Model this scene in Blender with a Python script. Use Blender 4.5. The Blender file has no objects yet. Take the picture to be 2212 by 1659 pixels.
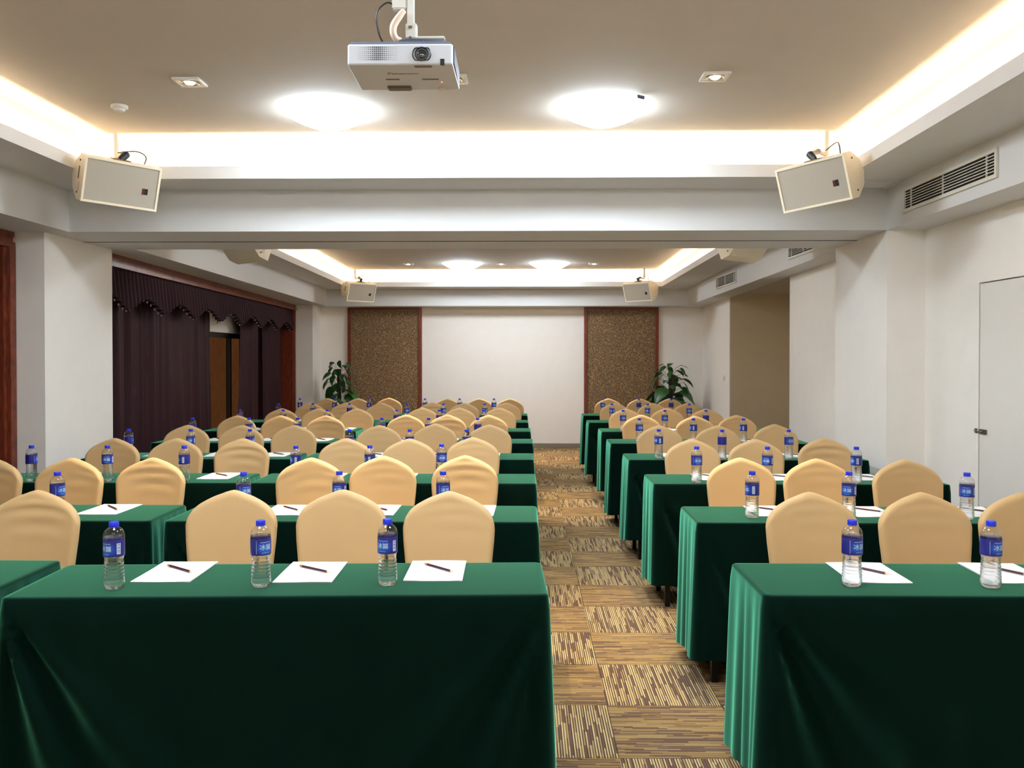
import bpy, bmesh, math, random
from math import sin, cos, pi, radians as R, sqrt, exp, floor
from mathutils import Vector, Matrix, Euler

# ------------------------------------------------------------------ camera, world, exposure
S = bpy.context.scene
COL = S.collection
F, W, H, CZ = 1865.0, 2212, 1659, 1.522
YAW, PIT, HOR = math.atan(30 / F), R(0.7), 772.0
SHIFT = H / 2 - F * math.tan(PIT) - HOR
cd = bpy.data.cameras.new('camera'); cam = bpy.data.objects.new('camera', cd); COL.objects.link(cam)
cam.location = (0, 0, CZ); cam.rotation_euler = (pi / 2 - PIT, 0, YAW)
cd.sensor_width = 36; cd.lens = F * 36 / W; cd.shift_y = -SHIFT / W; cd.clip_start = .05; cd.clip_end = 100
S.camera = cam
wd = bpy.data.worlds.new('world'); S.world = wd; wd.use_nodes = True
wd.node_tree.nodes['Background'].inputs[0].default_value = (0.62, 0.52, 0.40, 1)
wd.node_tree.nodes['Background'].inputs[1].default_value = 0.34
vs = S.view_settings
vs.view_transform = 'Standard'; vs.look = 'None'; vs.exposure = 1.1; vs.gamma = 1.0; vs.use_curve_mapping = False
S.cycles.max_bounces = 10; S.cycles.diffuse_bounces = 6; S.cycles.glossy_bounces = 4
S.cycles.transmission_bounces = 8; S.cycles.transparent_max_bounces = 12
S.cycles.sample_clamp_indirect = 6.0
DOME, DOME_FAR, COVE, SPOT, BULB = 22.5, 17.0, 61.0, 85.0, 40.0          # lamp strengths
COOL, WARM, HALO = (0.80, 0.92, 1.04), (1.0, 0.76, 0.52), (1.0, 0.76, 0.46)

# pixel of the photograph -> direction; the distance comes from the surface the thing touches
_f = Vector((-sin(YAW) * cos(PIT), cos(YAW) * cos(PIT), -sin(PIT)))
_r = Vector((cos(YAW), sin(YAW), 0)); _u = _r.cross(_f)
def ray(px, py): return _f + _r * ((px - W / 2) / F) + _u * ((H / 2 - SHIFT - py) / F)
def atY(px, py, Y): d = ray(px, py); return Vector((0, 0, CZ)) + d * (Y / d.y)
def atZ(px, py, Z): d = ray(px, py); return Vector((0, 0, CZ)) + d * ((Z - CZ) / d.z)

# ------------------------------------------------------------------ material helpers
M = {}
def srgb(r, g, b):
    def c(v):
        v /= 255.0
        return v / 12.92 if v <= .04045 else ((v + .055) / 1.055) ** 2.4
    return (c(r), c(g), c(b), 1)
class NT:
    def __init__(s, name):
        s.m = bpy.data.materials.new(name); s.m.use_nodes = True; s.t = s.m.node_tree
        s.b = s.t.nodes['Principled BSDF']; s.out = s.t.nodes['Material Output']; M[name] = s.m
    def n(s, kind, **kw):
        x = s.t.nodes.new(kind)
        for k, v in kw.items(): setattr(x, k, v)
        return x
    def put(s, inp, v):
        if isinstance(v, bpy.types.NodeSocket): s.t.links.new(v, inp)
        else: inp.default_value = v
    def math(s, op, a, b=0.0, c=None):
        x = s.n('ShaderNodeMath', operation=op); s.put(x.inputs[0], a); s.put(x.inputs[1], b)
        if c is not None: s.put(x.inputs[2], c)
        return x.outputs[0]
    def mix(s, f, a, b, blend='MIX'):
        x = s.n('ShaderNodeMix', data_type='RGBA', blend_type=blend)
        s.put(x.inputs[0], f); s.put(x.inputs[6], a); s.put(x.inputs[7], b); return x.outputs[2]
    def obj(s): return s.n('ShaderNodeTexCoord').outputs['Object']
    def sep(s, v): x = s.n('ShaderNodeSeparateXYZ'); s.put(x.inputs[0], v); return x.outputs
    def comb(s, a, b, c):
        x = s.n('ShaderNodeCombineXYZ'); s.put(x.inputs[0], a); s.put(x.inputs[1], b); s.put(x.inputs[2], c); return x.outputs[0]
    def noise(s, vec, scale, detail=3, rough=.5):
        x = s.n('ShaderNodeTexNoise'); s.put(x.inputs['Vector'], vec); x.inputs['Scale'].default_value = scale
        x.inputs['Detail'].default_value = detail; x.inputs['Roughness'].default_value = rough; return x.outputs['Fac']
    def white(s, vec): x = s.n('ShaderNodeTexWhiteNoise', noise_dimensions='3D'); s.put(x.inputs['Vector'], vec); return x.outputs['Value']
    def rand(s): return s.n('ShaderNodeObjectInfo').outputs['Random']
    def ramp(s, f, stops, interp='LINEAR'):
        x = s.n('ShaderNodeValToRGB'); x.color_ramp.interpolation = interp; e = x.color_ramp.elements
        while len(e) > 1: e.remove(e[-1])
        e[0].position, e[0].color = stops[0]
        for p, c in stops[1:]: k = e.new(p); k.color = c
        s.put(x.inputs[0], f); return x.outputs[0]
    def bump(s, h, strength, dist=.002):
        x = s.n('ShaderNodeBump'); x.inputs['Strength'].default_value = strength; x.inputs['Distance'].default_value = dist
        s.put(x.inputs['Height'], h); s.t.links.new(x.outputs[0], s.b.inputs['Normal'])
    def set(s, color=None, rough=None, metal=None, spec=None, **kw):
        if color is not None: s.put(s.b.inputs['Base Color'], color)
        if rough is not None: s.put(s.b.inputs['Roughness'], rough)
        if metal is not None: s.b.inputs['Metallic'].default_value = metal
        if spec is not None: s.b.inputs['Specular IOR Level'].default_value = spec
        for k, v in kw.items(): s.put(s.b.inputs[k.replace('_', ' ')], v)
        return s
def plain(name, col, rough=.5, metal=0., spec=.5, grain=0., gscale=60, **kw):
    """a plain colour with a little tonal grain"""
    t = NT(name)
    if grain:
        nz = t.noise(t.obj(), gscale, 3); dark = tuple(c * (1 - grain) for c in col[:3]) + (1,); lite = tuple(min(1, c * (1 + grain)) for c in col[:3]) + (1,)
        t.set(color=t.mix(nz, dark, lite)); t.bump(nz, .15, .002)
    else: t.set(color=col)
    t.set(rough=rough, metal=metal, spec=spec, **kw); return t
def emit(name, col, k):
    t = NT(name); t.set(color=(0, 0, 0, 1), rough=.5); t.b.inputs['Emission Color'].default_value = (*col, 1); t.b.inputs['Emission Strength'].default_value = k

plain('wall_paint', srgb(245, 239, 230), .75, grain=.03, gscale=7)
plain('wall_paint_beige', srgb(226, 206, 172), .8, grain=.04, gscale=9)
plain('ceiling_paint', srgb(200, 192, 180), .85, grain=.02, gscale=4)
plain('soffit_paint', srgb(218, 217, 214), .75, grain=.02, gscale=6)
plain('dark_gap', srgb(18, 16, 15), .9)
plain('door_paint', srgb(230, 226, 218), .5, grain=.02, gscale=8)
plain('steel', srgb(190, 190, 188), .28, metal=1.)
plain('brass_dark', srgb(120, 105, 85), .4, metal=.8)
plain('white_plastic', srgb(204, 207, 211), .35)
plain('white_metal', srgb(218, 216, 208), .4)
plain('cream_cabinet', srgb(238, 226, 200), .5, grain=.02, gscale=30)
plain('grille_cloth', srgb(170, 163, 148), .7, grain=.12, gscale=400)
plain('black_plastic', srgb(16, 16, 18), .4)
plain('slate_plastic', srgb(78, 82, 96), .45)
plain('badge_red', srgb(90, 22, 26), .4)
plain('lens_glass', srgb(20, 30, 36), .05, spec=1., Coat_Weight=1.)
plain('conduit', srgb(220, 196, 174), .5)
plain('grey_print', srgb(120, 108, 94), .6)
plain('vent_paint', srgb(222, 216, 202), .5)
plain('pot_glaze', srgb(210, 205, 196), .25, grain=.03)
plain('soil', srgb(45, 34, 26), .95, grain=.3, gscale=60)
plain('moss_pole', srgb(38, 40, 30), .95, grain=.4, gscale=90)
plain('stem_green', srgb(52, 84, 36), .5)
plain('paper_white', srgb(246, 243, 240), .8)
plain('pencil_paint', srgb(66, 22, 34), .3)
plain('pencil_gold', srgb(206, 150, 62), .3, metal=.6)
plain('pencil_wood', srgb(222, 190, 150), .6)
plain('cap_blue', srgb(24, 48, 214), .35)
plain('print_white', srgb(214, 232, 246), .5)
plain('print_ink', srgb(40, 50, 120), .5)
plain('leg_metal', srgb(30, 30, 32), .4, metal=.7)
plain('table_board', srgb(150, 120, 84), .5, grain=.08, gscale=14)
plain('reflected_brown', srgb(140, 96, 58), .9, grain=.4, gscale=6)
plain('window_frame_dark', srgb(38, 36, 34), .4)
plain('switch_white', srgb(240, 238, 232), .4)
plain('detector_white', srgb(226, 222, 214), .5)
emit('dome_light', COOL, DOME); emit('dome_light_far', COOL, DOME_FAR); emit('cove_led', WARM, COVE); emit('bulb_light', HALO, BULB); emit('red_led', (1, .12, .1), 3.)

t = NT('wood_red')                                              # varnished red-brown timber
p = t.sep(t.obj()); v = t.comb(t.math('MULTIPLY', p[0], 30.), t.math('MULTIPLY', p[1], 3.), t.math('MULTIPLY', p[2], 3.))
t.set(color=t.ramp(t.noise(v, 4., 5), [(.3, srgb(84, 32, 18)), (.7, srgb(138, 62, 36))]), rough=.3)

t = NT('velvet_green')                                          # dark green napped cloth
nz = t.noise(t.obj(), 9., 4); t.set(color=t.mix(nz, srgb(0, 14, 10), srgb(0, 22, 16)), rough=.85, spec=.05)
t.b.inputs['Sheen Weight'].default_value = .9; t.b.inputs['Sheen Roughness'].default_value = .385
t.b.inputs['Sheen Tint'].default_value = srgb(118, 226, 180); t.bump(t.noise(t.obj(), 420., 2), .15, .001)

t = NT('spandex_gold')                                          # stretch chair cover
nz = t.noise(t.obj(), 500., 2); t.set(color=t.mix(nz, srgb(206, 168, 116), srgb(220, 184, 132)), rough=.62, spec=.3)
t.b.inputs['Sheen Weight'].default_value = .25; t.b.inputs['Sheen Roughness'].default_value = .4; t.b.inputs['Sheen Tint'].default_value = srgb(255, 226, 170)
t.bump(nz, .1, .0006)

t = NT('curtain_plum')
p = t.sep(t.obj()); v = t.comb(t.math('MULTIPLY', p[0], 60.), t.math('MULTIPLY', p[1], 60.), t.math('MULTIPLY', p[2], 2.5))
t.set(color=t.mix(t.noise(v, 6., 3), srgb(42, 18, 24), srgb(62, 31, 37)), rough=.62, spec=.2)
t.b.inputs['Sheen Weight'].default_value = .04; t.b.inputs['Sheen Tint'].default_value = srgb(120, 70, 70)
plain('bead_gold', srgb(140, 118, 104), .35)

t = NT('wallpaper_brown')                                       # crackle-line wallpaper
co = t.obj(); dn = t.n('ShaderNodeTexNoise'); dn.inputs['Scale'].default_value = 14.; t.put(dn.inputs['Vector'], co)
wv = t.n('ShaderNodeVectorMath', operation='MULTIPLY_ADD'); t.put(wv.inputs[0], dn.outputs['Color']); wv.inputs[1].default_value = (.06, .06, .06); t.put(wv.inputs[2], co)
vo = t.n('ShaderNodeTexVoronoi', feature='DISTANCE_TO_EDGE'); vo.inputs['Scale'].default_value = 33.; t.put(vo.inputs['Vector'], wv.outputs[0])
ln = t.ramp(vo.outputs['Distance'], [(.05, (1, 1, 1, 1)), (.12, (0, 0, 0, 1))])
t.set(color=t.mix(ln, srgb(92, 70, 50), srgb(156, 126, 84)), rough=.6)

def carpet(name, kind):
    t = NT(name); p = t.sep(t.obj()); rnd = t.math('MULTIPLY', t.rand(), 97.)
    li = t.math('FLOOR', t.math('MULTIPLY', p[0], 1 / (.0105 if kind == 'line' else .0085)))
    lr = t.white(t.comb(li, rnd, 3.)); sg = t.math('FLOOR', t.math('MULTIPLY_ADD', p[1], 7., t.math('MULTIPLY', lr, 9.)))
    wn = t.white(t.comb(li, sg, rnd)); blk = t.white(t.comb(t.math('FLOOR', t.math('DIVIDE', li, 3.)), sg, t.math('ADD', rnd, 5.)))
    if kind == 'line':
        odd = t.math('GREATER_THAN', t.math('FRACT', t.math('MULTIPLY', p[0], 1 / .0105)), .42)
        lt = t.ramp(wn, [(0, srgb(112, 88, 68)), (.2, srgb(168, 142, 94)), (.45, srgb(206, 182, 128))], 'CONSTANT')
        dk = t.ramp(wn, [(0, srgb(84, 64, 56)), (.4, srgb(98, 76, 62)), (.8, srgb(128, 102, 72))], 'CONSTANT')
        c = t.mix(odd, lt, dk); c = t.mix(t.math('MULTIPLY', t.math('GREATER_THAN', blk, .93), .5), c, srgb(98, 80, 70))
    else:
        c = t.ramp(wn, [(0, srgb(100, 78, 64)), (.2, srgb(130, 104, 70)), (.45, srgb(150, 122, 78)), (.8, srgb(160, 132, 86))], 'CONSTANT')
        c = t.mix(t.math('GREATER_THAN', blk, .9), c, srgb(110, 86, 72))
        fr = t.math('FRACT', t.math('MULTIPLY', p[0], 1 / .0085)); c = t.mix(t.math('MULTIPLY', t.math('LESS_THAN', fr, .22), .45), c, srgb(112, 88, 64))
    nz = t.noise(t.obj(), 700., 2); t.set(color=t.mix(.35, c, t.mix(nz, (0, 0, 0, 1), (1, 1, 1, 1)), 'OVERLAY'), rough=.95, spec=.1)
    hgt = t.math('ADD', t.math('FRACT', t.math('MULTIPLY', p[0], 1 / .0055)), t.math('MULTIPLY', nz, .8)); t.bump(hgt, .35, .002)
carpet('carpet_line', 'line'); carpet('carpet_turned_shade', 'block')  # one tile design; its shading when quarter turned is coloured into the second

t = NT('leaf_green'); nz = t.noise(t.obj(), 14., 3)
t.set(color=t.mix(t.rand(), t.mix(nz, srgb(18, 50, 20), srgb(36, 82, 36)), t.mix(nz, srgb(28, 74, 30), srgb(58, 112, 48))), rough=.35, spec=.5)

# thin clear PET wall: mostly lets light straight through, a mirror at grazing angles
t = NT('pet_clear'); nd = t.t.nodes; nd.remove(t.b)
tr = t.n('ShaderNodeBsdfTransparent'); tr.inputs[0].default_value = (.95, .96, .97, 1); gl = t.n('ShaderNodeBsdfGlossy'); gl.inputs['Roughness'].default_value = .06
fr = t.n('ShaderNodeLayerWeight'); fr.inputs[0].default_value = .5; mx = t.n('ShaderNodeMixShader'); t.put(mx.inputs[0], t.math('MULTIPLY_ADD', t.math('POWER', fr.outputs['Facing'], 4.), .75, .09))
t.put(mx.inputs[1], tr.outputs[0]); t.put(mx.inputs[2], gl.outputs[0]); t.put(t.out.inputs[0], mx.outputs[0])
t = NT('water'); t.t.nodes.remove(t.b)                          # clear water, half of the view passes straight
tr = t.n('ShaderNodeBsdfTransparent'); gl = t.n('ShaderNodeBsdfGlass'); gl.inputs['IOR'].default_value = 1.27; mx = t.n('ShaderNodeMixShader'); mx.inputs[0].default_value = .6
t.put(mx.inputs[1], tr.outputs[0]); t.put(mx.inputs[2], gl.outputs[0]); t.put(t.out.inputs[0], mx.outputs[0])
t = NT('window_glass'); t.t.nodes.remove(t.b)                   # thin tinted pane
tr = t.n('ShaderNodeBsdfTransparent'); tr.inputs[0].default_value = (.86, .78, .66, 1); gl = t.n('ShaderNodeBsdfGlossy'); gl.inputs['Roughness'].default_value = .03
fr = t.n('ShaderNodeLayerWeight'); fr.inputs[0].default_value = .5; mx = t.n('ShaderNodeMixShader'); t.put(mx.inputs[0], t.math('MULTIPLY_ADD', t.math('POWER', fr.outputs['Facing'], 5.), .95, .04))
t.put(mx.inputs[1], tr.outputs[0]); t.put(mx.inputs[2], gl.outputs[0]); t.put(t.out.inputs[0], mx.outputs[0])

t = NT('label_blue'); p = t.sep(t.obj())                        # bottle label: navy, brighter behind the characters (at local -Y)
ang = t.math('ARCTAN2', p[0], t.math('MULTIPLY', p[1], -1.)); zz = t.math('MULTIPLY_ADD', p[2], 40., -5.4)
d2 = t.math('ADD', t.math('POWER', t.math('MULTIPLY', ang, .9), 2.), t.math('POWER', zz, 2.))
t.set(color=t.ramp(d2, [(0, srgb(26, 112, 206)), (.5, srgb(24, 70, 176)), (1., srgb(34, 38, 132))]), rough=.35)

# ------------------------------------------------------------------ mesh helpers
class MB:
    def __init__(s): s.v, s.f, s.mi = [], [], []
    def add(s, vs, fs, mi=0):
        o = len(s.v); s.v += [tuple(x) for x in vs]; s.f += [tuple(i + o for i in f) for f in fs]; s.mi += [mi] * len(fs); return s
    def box(s, x0, x1, y0, y1, z0, z1, mi=0, b=0.):
        if b <= 0:
            v = [(x, y, z) for z in (z0, z1) for y in (y0, y1) for x in (x0, x1)]
            return s.add(v, [(0, 2, 3, 1), (4, 5, 7, 6), (0, 1, 5, 4), (2, 6, 7, 3), (0, 4, 6, 2), (1, 3, 7, 5)], mi)
        bm = bmesh.new(); bmesh.ops.create_cube(bm, size=1)
        for q in bm.verts: q.co = Vector(((x0 + x1) / 2 + q.co.x * (x1 - x0), (y0 + y1) / 2 + q.co.y * (y1 - y0), (z0 + z1) / 2 + q.co.z * (z1 - z0)))
        bmesh.ops.bevel(bm, geom=bm.edges[:], offset=b, segments=2, affect='EDGES')
        bm.verts.index_update(); s.add([q.co[:] for q in bm.verts], [[q.index for q in f.verts] for f in bm.faces], mi); bm.free(); return s
    def lathe(s, prof, n=24, mi=0, c=(0, 0, 0), cap=True, rad=None):
        vs, fs = [], []
        for r, z in prof:
            for k in range(n):
                a = 2 * pi * k / n; q = r if rad is None else rad(r, z, a); vs.append((c[0] + q * cos(a), c[1] + q * sin(a), c[2] + z))
        for i in range(len(prof) - 1):
            for k in range(n): fs.append((i * n + k, i * n + (k + 1) % n, (i + 1) * n + (k + 1) % n, (i + 1) * n + k))
        if cap: fs += [tuple(range(n))[::-1], tuple((len(prof) - 1) * n + k for k in range(n))]
        return s.add(vs, fs, mi)
    def cable(s, pts, r, n=8, mi=0, k=5):                      # a tube through a Catmull-Rom curve
        P = [Vector(q) for q in pts]; P = [P[0] * 2 - P[1]] + P + [P[-1] * 2 - P[-2]]; out, rr = [], []
        rs = r if isinstance(r, (list, tuple)) else [r] * len(pts)
        for i in range(1, len(P) - 2):
            for j in range(k):
                t_ = j / k; a, b, c, d = P[i - 1:i + 3]
                out.append(.5 * (2 * b + (c - a) * t_ + (2 * a - 5 * b + 4 * c - d) * t_ ** 2 + (3 * b - a - 3 * c + d) * t_ ** 3)); rr.append(rs[i - 1] + (rs[i] - rs[i - 1]) * t_)
        return s.tube(out + [P[-2]], rr + [rs[-1]], n, mi)
    def tube(s, pts, r, n=8, mi=0):
        P = [Vector(q) for q in pts]; rs = r if isinstance(r, (list, tuple)) else [r] * len(P); vs, fs = [], []; up = None
        for i, q in enumerate(P):
            d = (P[min(i + 1, len(P) - 1)] - P[max(i - 1, 0)]).normalized()
            if up is None: up = Vector((0, 0, 1)) if abs(d.z) < .9 else Vector((1, 0, 0))
            a = d.cross(up).normalized(); b = a.cross(d).normalized(); up = b
            vs += [(q + (a * cos(2 * pi * k / n) + b * sin(2 * pi * k / n)) * rs[i])[:] for k in range(n)]
        for i in range(len(P) - 1):
            for k in range(n): fs.append((i * n + k, i * n + (k + 1) % n, (i + 1) * n + (k + 1) % n, (i + 1) * n + k))
        fs += [tuple(range(n))[::-1], tuple((len(P) - 1) * n + k for k in range(n))]
        return s.add(vs, fs, mi)
    def grid(s, fn, nu, nv, mi=0, wrap=False):
        vs = [fn(i / nu, j / nv) for j in range(nv + 1) for i in range(nu + (0 if wrap else 1))]; m = nu if wrap else nu + 1
        return s.add(vs, [(j * m + i, j * m + (i + 1) % m, (j + 1) * m + (i + 1) % m, (j + 1) * m + i) for j in range(nv) for i in range(nu)], mi)
    def loops(s, L, mi=0):                                     # quads between consecutive closed loops
        n = len(L[0]); return s.add([q for l in L for q in l], [(i * n + k, i * n + (k + 1) % n, (i + 1) * n + (k + 1) % n, (i + 1) * n + k) for i in range(len(L) - 1) for k in range(n)], mi)
    def prism(s, poly, x0, x1, mi=0):                           # polygon in (y,z) pushed along x
        n = len(poly); v = [(x, a, b) for x in (x0, x1) for a, b in poly]
        return s.add(v, [tuple(range(n))[::-1], tuple(range(n, 2 * n))] + [(k, (k + 1) % n, n + (k + 1) % n, n + k) for k in range(n)], mi)
    def mesh(s, name, mats, smooth=False):
        me = bpy.data.meshes.new(name); me.from_pydata(s.v, [], s.f)
        for m in (mats if isinstance(mats, (list, tuple)) else [mats]): me.materials.append(M[m])
        me.polygons.foreach_set('material_index', s.mi); bm = bmesh.new(); bm.from_mesh(me)
        bmesh.ops.recalc_face_normals(bm, faces=bm.faces); bm.to_mesh(me); bm.free()
        if smooth:
            me.polygons.foreach_set('use_smooth', [True] * len(me.polygons))
            if smooth is not True: me.set_sharp_from_angle(angle=R(smooth))
        return me
    def obj(s, name, mats, parent=None, smooth=False, loc=(0, 0, 0), rot=(0, 0, 0)): return place(name, s.mesh(name, mats, smooth), parent, loc, rot)
def place(name, me, parent=None, loc=(0, 0, 0), rot=(0, 0, 0)):
    o = bpy.data.objects.new(name, me); COL.objects.link(o); o.parent = parent; o.location = loc; o.rotation_euler = rot; return o
def tag(o, label=None, cat=None, group=None, kind=None):
    for k, v in (('label', label), ('category', cat), ('group', group), ('kind', kind)):
        if v: o[k] = v
    return o
def thing(name, label, cat, loc=(0, 0, 0), rot=(0, 0, 0), group=None): return tag(place(name, None, None, loc, rot), label, cat, group)
def struct(o, label=None): return tag(o, label, None, None, 'structure')
def copy_tree(o, parent=None, loc=None, rot=None, label=None):
    c = o.copy(); COL.objects.link(c); c.parent = parent
    if loc is not None: c.location = loc
    if rot is not None: c.rotation_euler = rot
    if label: c['label'] = label
    for ch in KIDS.get(o.name, ()): copy_tree(ch, c)
    return c
KIDS = {}
def proto(o):                                                   # remember a finished thing's parts for copying
    for q in bpy.data.objects:
        if q.parent: KIDS.setdefault(q.parent.name, [])
    for q in list(COL.objects):
        if q.parent and q not in KIDS.setdefault(q.parent.name, []): KIDS[q.parent.name].append(q)
    return o
def lerp(tab, x):
    if x <= tab[0][0]: return tab[0][1]
    for (a, p), (b, q) in zip(tab, tab[1:]):
        if x <= b: return p + (q - p) * (x - a) / (b - a)
    return tab[-1][1]
def text_mesh(body, size, bend=None, extrude=0.):
    c = bpy.data.curves.new('txt', 'FONT'); c.body = body; c.size = size; c.align_x = 'CENTER'; c.align_y = 'CENTER'; c.extrude = extrude
    o = bpy.data.objects.new('txt', c); COL.objects.link(o); bpy.context.view_layer.update()
    me = bpy.data.meshes.new_from_object(o.evaluated_get(bpy.context.evaluated_depsgraph_get())); bpy.data.objects.remove(o); bpy.data.curves.remove(c)
    return [v.co.copy() for v in me.vertices], [tuple(p.vertices) for p in me.polygons]

# ------------------------------------------------------------------ the room
XL, XR, YB, YF = -3.87, 2.965, 14.55, -2.6
ZD, ZS, ZL, ZC = 2.467, 2.776, 2.863, 3.07                      # drop beam, soffit, lip, ceiling
YM0, YM1 = 6.46, 7.526                                          # the cross beam
def sag(z, Y): return CZ + (z - CZ) * (1 - .105 * (Y - YM1) / 6.674) if Y > YM1 else z

fl = struct(MB().box(XL - .4, XR + 1.6, YF - .2, YB + .2, -.2, -.006).obj('floor', 'dark_gap'), 'floor of brown and tan striped square carpet tiles laid quarter turned')
tiles = {k: MB().box(-.2494, .2494, -.2494, .2494, -.006, 0, b=.0012).mesh('carpet_tile', m) for k, m in ((1, 'carpet_line'), (0, 'carpet_turned_shade'))}
rest = {0: MB(), 1: MB()}
for i in range(-9, 6):
    for j in range(-12, 23):
        x, y = .605 + .5 * i, 3.517 + .5 * j; k = (i + j) % 2
        if x - .25 > XR or x + .25 < XL or y + .25 > YB + .3: continue
        if -2 <= i <= 1 and j >= -1: place('carpet_tile', tiles[k], fl, (x, y, 0), (0, 0, 0 if k else pi / 2))
        else:
            rest[k].box(*((x - .2494, x + .2494, y - .2494, y + .2494) if k else (y - .2494, y + .2494, -x - .2494, -x + .2494)), -.006, 0)
tag(rest[1].obj('carpet_field', 'carpet_line', fl), kind='stuff'); tag(rest[0].obj('carpet_field', 'carpet_turned_shade', fl, rot=(0, 0, pi / 2)), kind='stuff')

# walls
struct(MB().box(XL - .6, XR + .2, YB, YB + .15, 0, 3.2).obj('wall_back', 'wall_paint'))
struct(MB().box(XL - .6, XR + .2, YF - .15, YF, 0, 3.2).obj('wall_front', 'wall_paint'))
w = MB(); D0, D1, DZ = 4.80, 5.703, 2.01                        # flush door opening in the right wall
w.box(XR, XR + .15, YF, D0, 0, 3.2); w.box(XR, XR + .15, D1, 9.76, 0, 3.2); w.box(XR, XR + .15, D0, D1, DZ, 3.2)
struct(w.obj('wall_right', 'wall_paint'))
struct(MB().box(XR + .01, XR + .15, 12.66, YB, 0, 3.2).box(XR, XR + .012, 12.62, YB, 0, 3.2).obj('wall_far_right', 'wall_paint'))
struct(MB().box(XR + .012, XR + 1.5, 12.62, 12.66, 0, 2.6).obj('wall_alcove', 'wall_paint_beige'))
struct(MB().box(XR + 1.45, XR + 1.5, 9.7, 12.66, 0, 2.6).box(XR + .15, XR + 1.5, 9.6, 9.76, 0, 2.6).obj('wall_alcove_side', 'wall_paint_beige'))
struct(MB().box(XR - .04, XR + 1.5, 9.7, 12.66, 2.44, 2.5).obj('ceiling_alcove', 'ceiling_paint'))
struct(MB().box(2.68, XR + .1, YM0, YM1, 0, ZD).obj('column_right', 'wall_paint'))
struct(MB().box(XL - .3, -3.63, YM0, YM1, 0, ZD).obj('column_left', 'wall_paint'))
struct(MB().box(XL - .3, -3.46, 13.96, YB, 0, 2.5).obj('column_far_left', 'wall_paint'))
GA, GB, GZ0, GZ1 = 9.7, 12.7, .25, 1.86                        # glazed opening in the window wall
XW = -4.12
w = MB(); w.box(XW - .12, XW, YF, GA, 0, 2.6); w.box(XW - .12, XW, GB, YB, 0, 2.6); w.box(XW - .12, XW, GA, GB, 0, GZ0); w.box(XW - .12, XW, GA, GB, GZ1, 2.6)
struct(w.obj('wall_left', 'wall_paint'))
struct(MB().box(XW - 1.9, XW - 1.8, GA - 2, GB + 6, 0, 2.2).obj('wall_reflected', 'reflected_brown'))  # added brown wall, stands in for the reflections in the panes
wn = struct(MB().box(XW - .1, XW - .04, GA, GB, GZ0, GZ0 + .06).box(XW - .1, XW - .04, GA, GB, GZ1 - .07, GZ1).box(XW - .1, XW - .04, GA, GA + .06, GZ0, GZ1)
            .box(XW - .1, XW - .04, GB - .06, GB, GZ0, GZ1).box(XW - .1, XW - .04, 12.08, 12.14, GZ0, GZ1).obj('window_1', 'window_frame_dark'), 'dark framed window glimpsed between the plum curtains')
for a, b in ((GA + .06, 12.08), (12.14, GB - .06)): MB().box(XW - .055, XW - .049, a, b, GZ0 + .06, GZ1 - .07).obj('pane', 'window_glass', wn)
struct(MB().box(-1.72, .95, YB - .012, YB, 0, .075).obj('baseboard_back', 'steel'), 'brushed steel skirting under the white centre of the end wall')
struct(MB().box(XR - .01, XR, YF, D0 - .02, 0, .08).box(XR - .01, XR, D1 + .02, YM0, 0, .08).obj('baseboard_right', 'steel'))

# hidden door
dr = struct(MB().box(XR + .004, XR + .044, D0 + .008, D1 - .008, .005, DZ - .008, b=.002).obj('door_1', 'door_paint'), 'flush white door set into the right wall')
MB().box(XR + .06, XR + .08, D0 - .02, D1 + .02, 0, DZ + .02).obj('door_gap', 'dark_gap', dr)
m = MB().box(XR - .006, XR + .004, D1 - .1, D1 - .02, 1.025, 1.055); m.box(XR - .006, XR + .004, D1 + .01, D1 + .035, 1.025, 1.055); m.tube([(XR - .012, D1 - .08, 1.04), (XR - .012, D1 + .025, 1.04)], .005)
m.obj('door_bolt', 'brass_dark', dr)

# soffits, coves, ceilings
def rect(x0, x1r, y0, y1, z, xf=None):
    xf = x1r if xf is None else xf
    return [(x0, y0, sag(z, y0)), (xf, y0, sag(z, y0)), (x1r, y1, sag(z, y1)), (x0, y1, sag(z, y1))]
def rect4(xn, xf_, y0, y1, z):                                  # xn=(left,right) at y0, xf_ at y1
    return [(xn[0], y0, sag(z, y0)), (xn[1], y0, sag(z, y0)), (xf_[1], y1, sag(z, y1)), (xf_[0], y1, sag(z, y1))]
def cove(name, cname, ya, yb, outer, drop, lip, rec):
    """outer, drop, lip, rec: (y0, y1, (xl,xr) at y0, (xl,xr) at y1)"""
    def q(g, z, o=0.):
        y0, y1, a, b = g; return rect4((a[0] - o, a[1] + o), (b[0] - o, b[1] + o), y0 - o, y1 + o, z)
    m = MB(); m.loops([q(outer, ZD), q(drop, ZD), q(drop, ZS), q(lip, ZS), q(lip, ZL), q(lip, ZL, .012), q(lip, ZS + .02, .012), q(rec, ZS + .02), q(rec, ZC + .002)])
    c = struct(m.obj(name, 'soffit_paint'))
    for x in c.data.polygons: x.use_smooth = False
    r = q(rec, ZC, .01); top = [(a, b, z + .05) for a, b, z in r]
    struct(MB().add(r + top, [(0, 1, 2, 3), (4, 7, 6, 5), (0, 4, 5, 1), (1, 5, 6, 2), (2, 6, 7, 3), (3, 7, 4, 0)]).obj(cname, 'ceiling_paint'))
    return q(lip, ZS + .02, .045)
n_outer = (YF, 7.025, (XL - .3, XR), (XL - .3, XR)); n_drop = (YF + .4, YM0, (-3.44, 2.68), (-3.44, 2.68))
n_lip = (YF + .8, 6.04, (-2.998, 2.08), (-2.998, 2.225)); n_rec = (YF + .66, 6.2, (-3.08, 2.16), (-3.08, 2.315))
led_n = cove('cove_near', 'ceiling_near', 0, 0, n_outer, n_drop, n_lip, n_rec)
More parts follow.
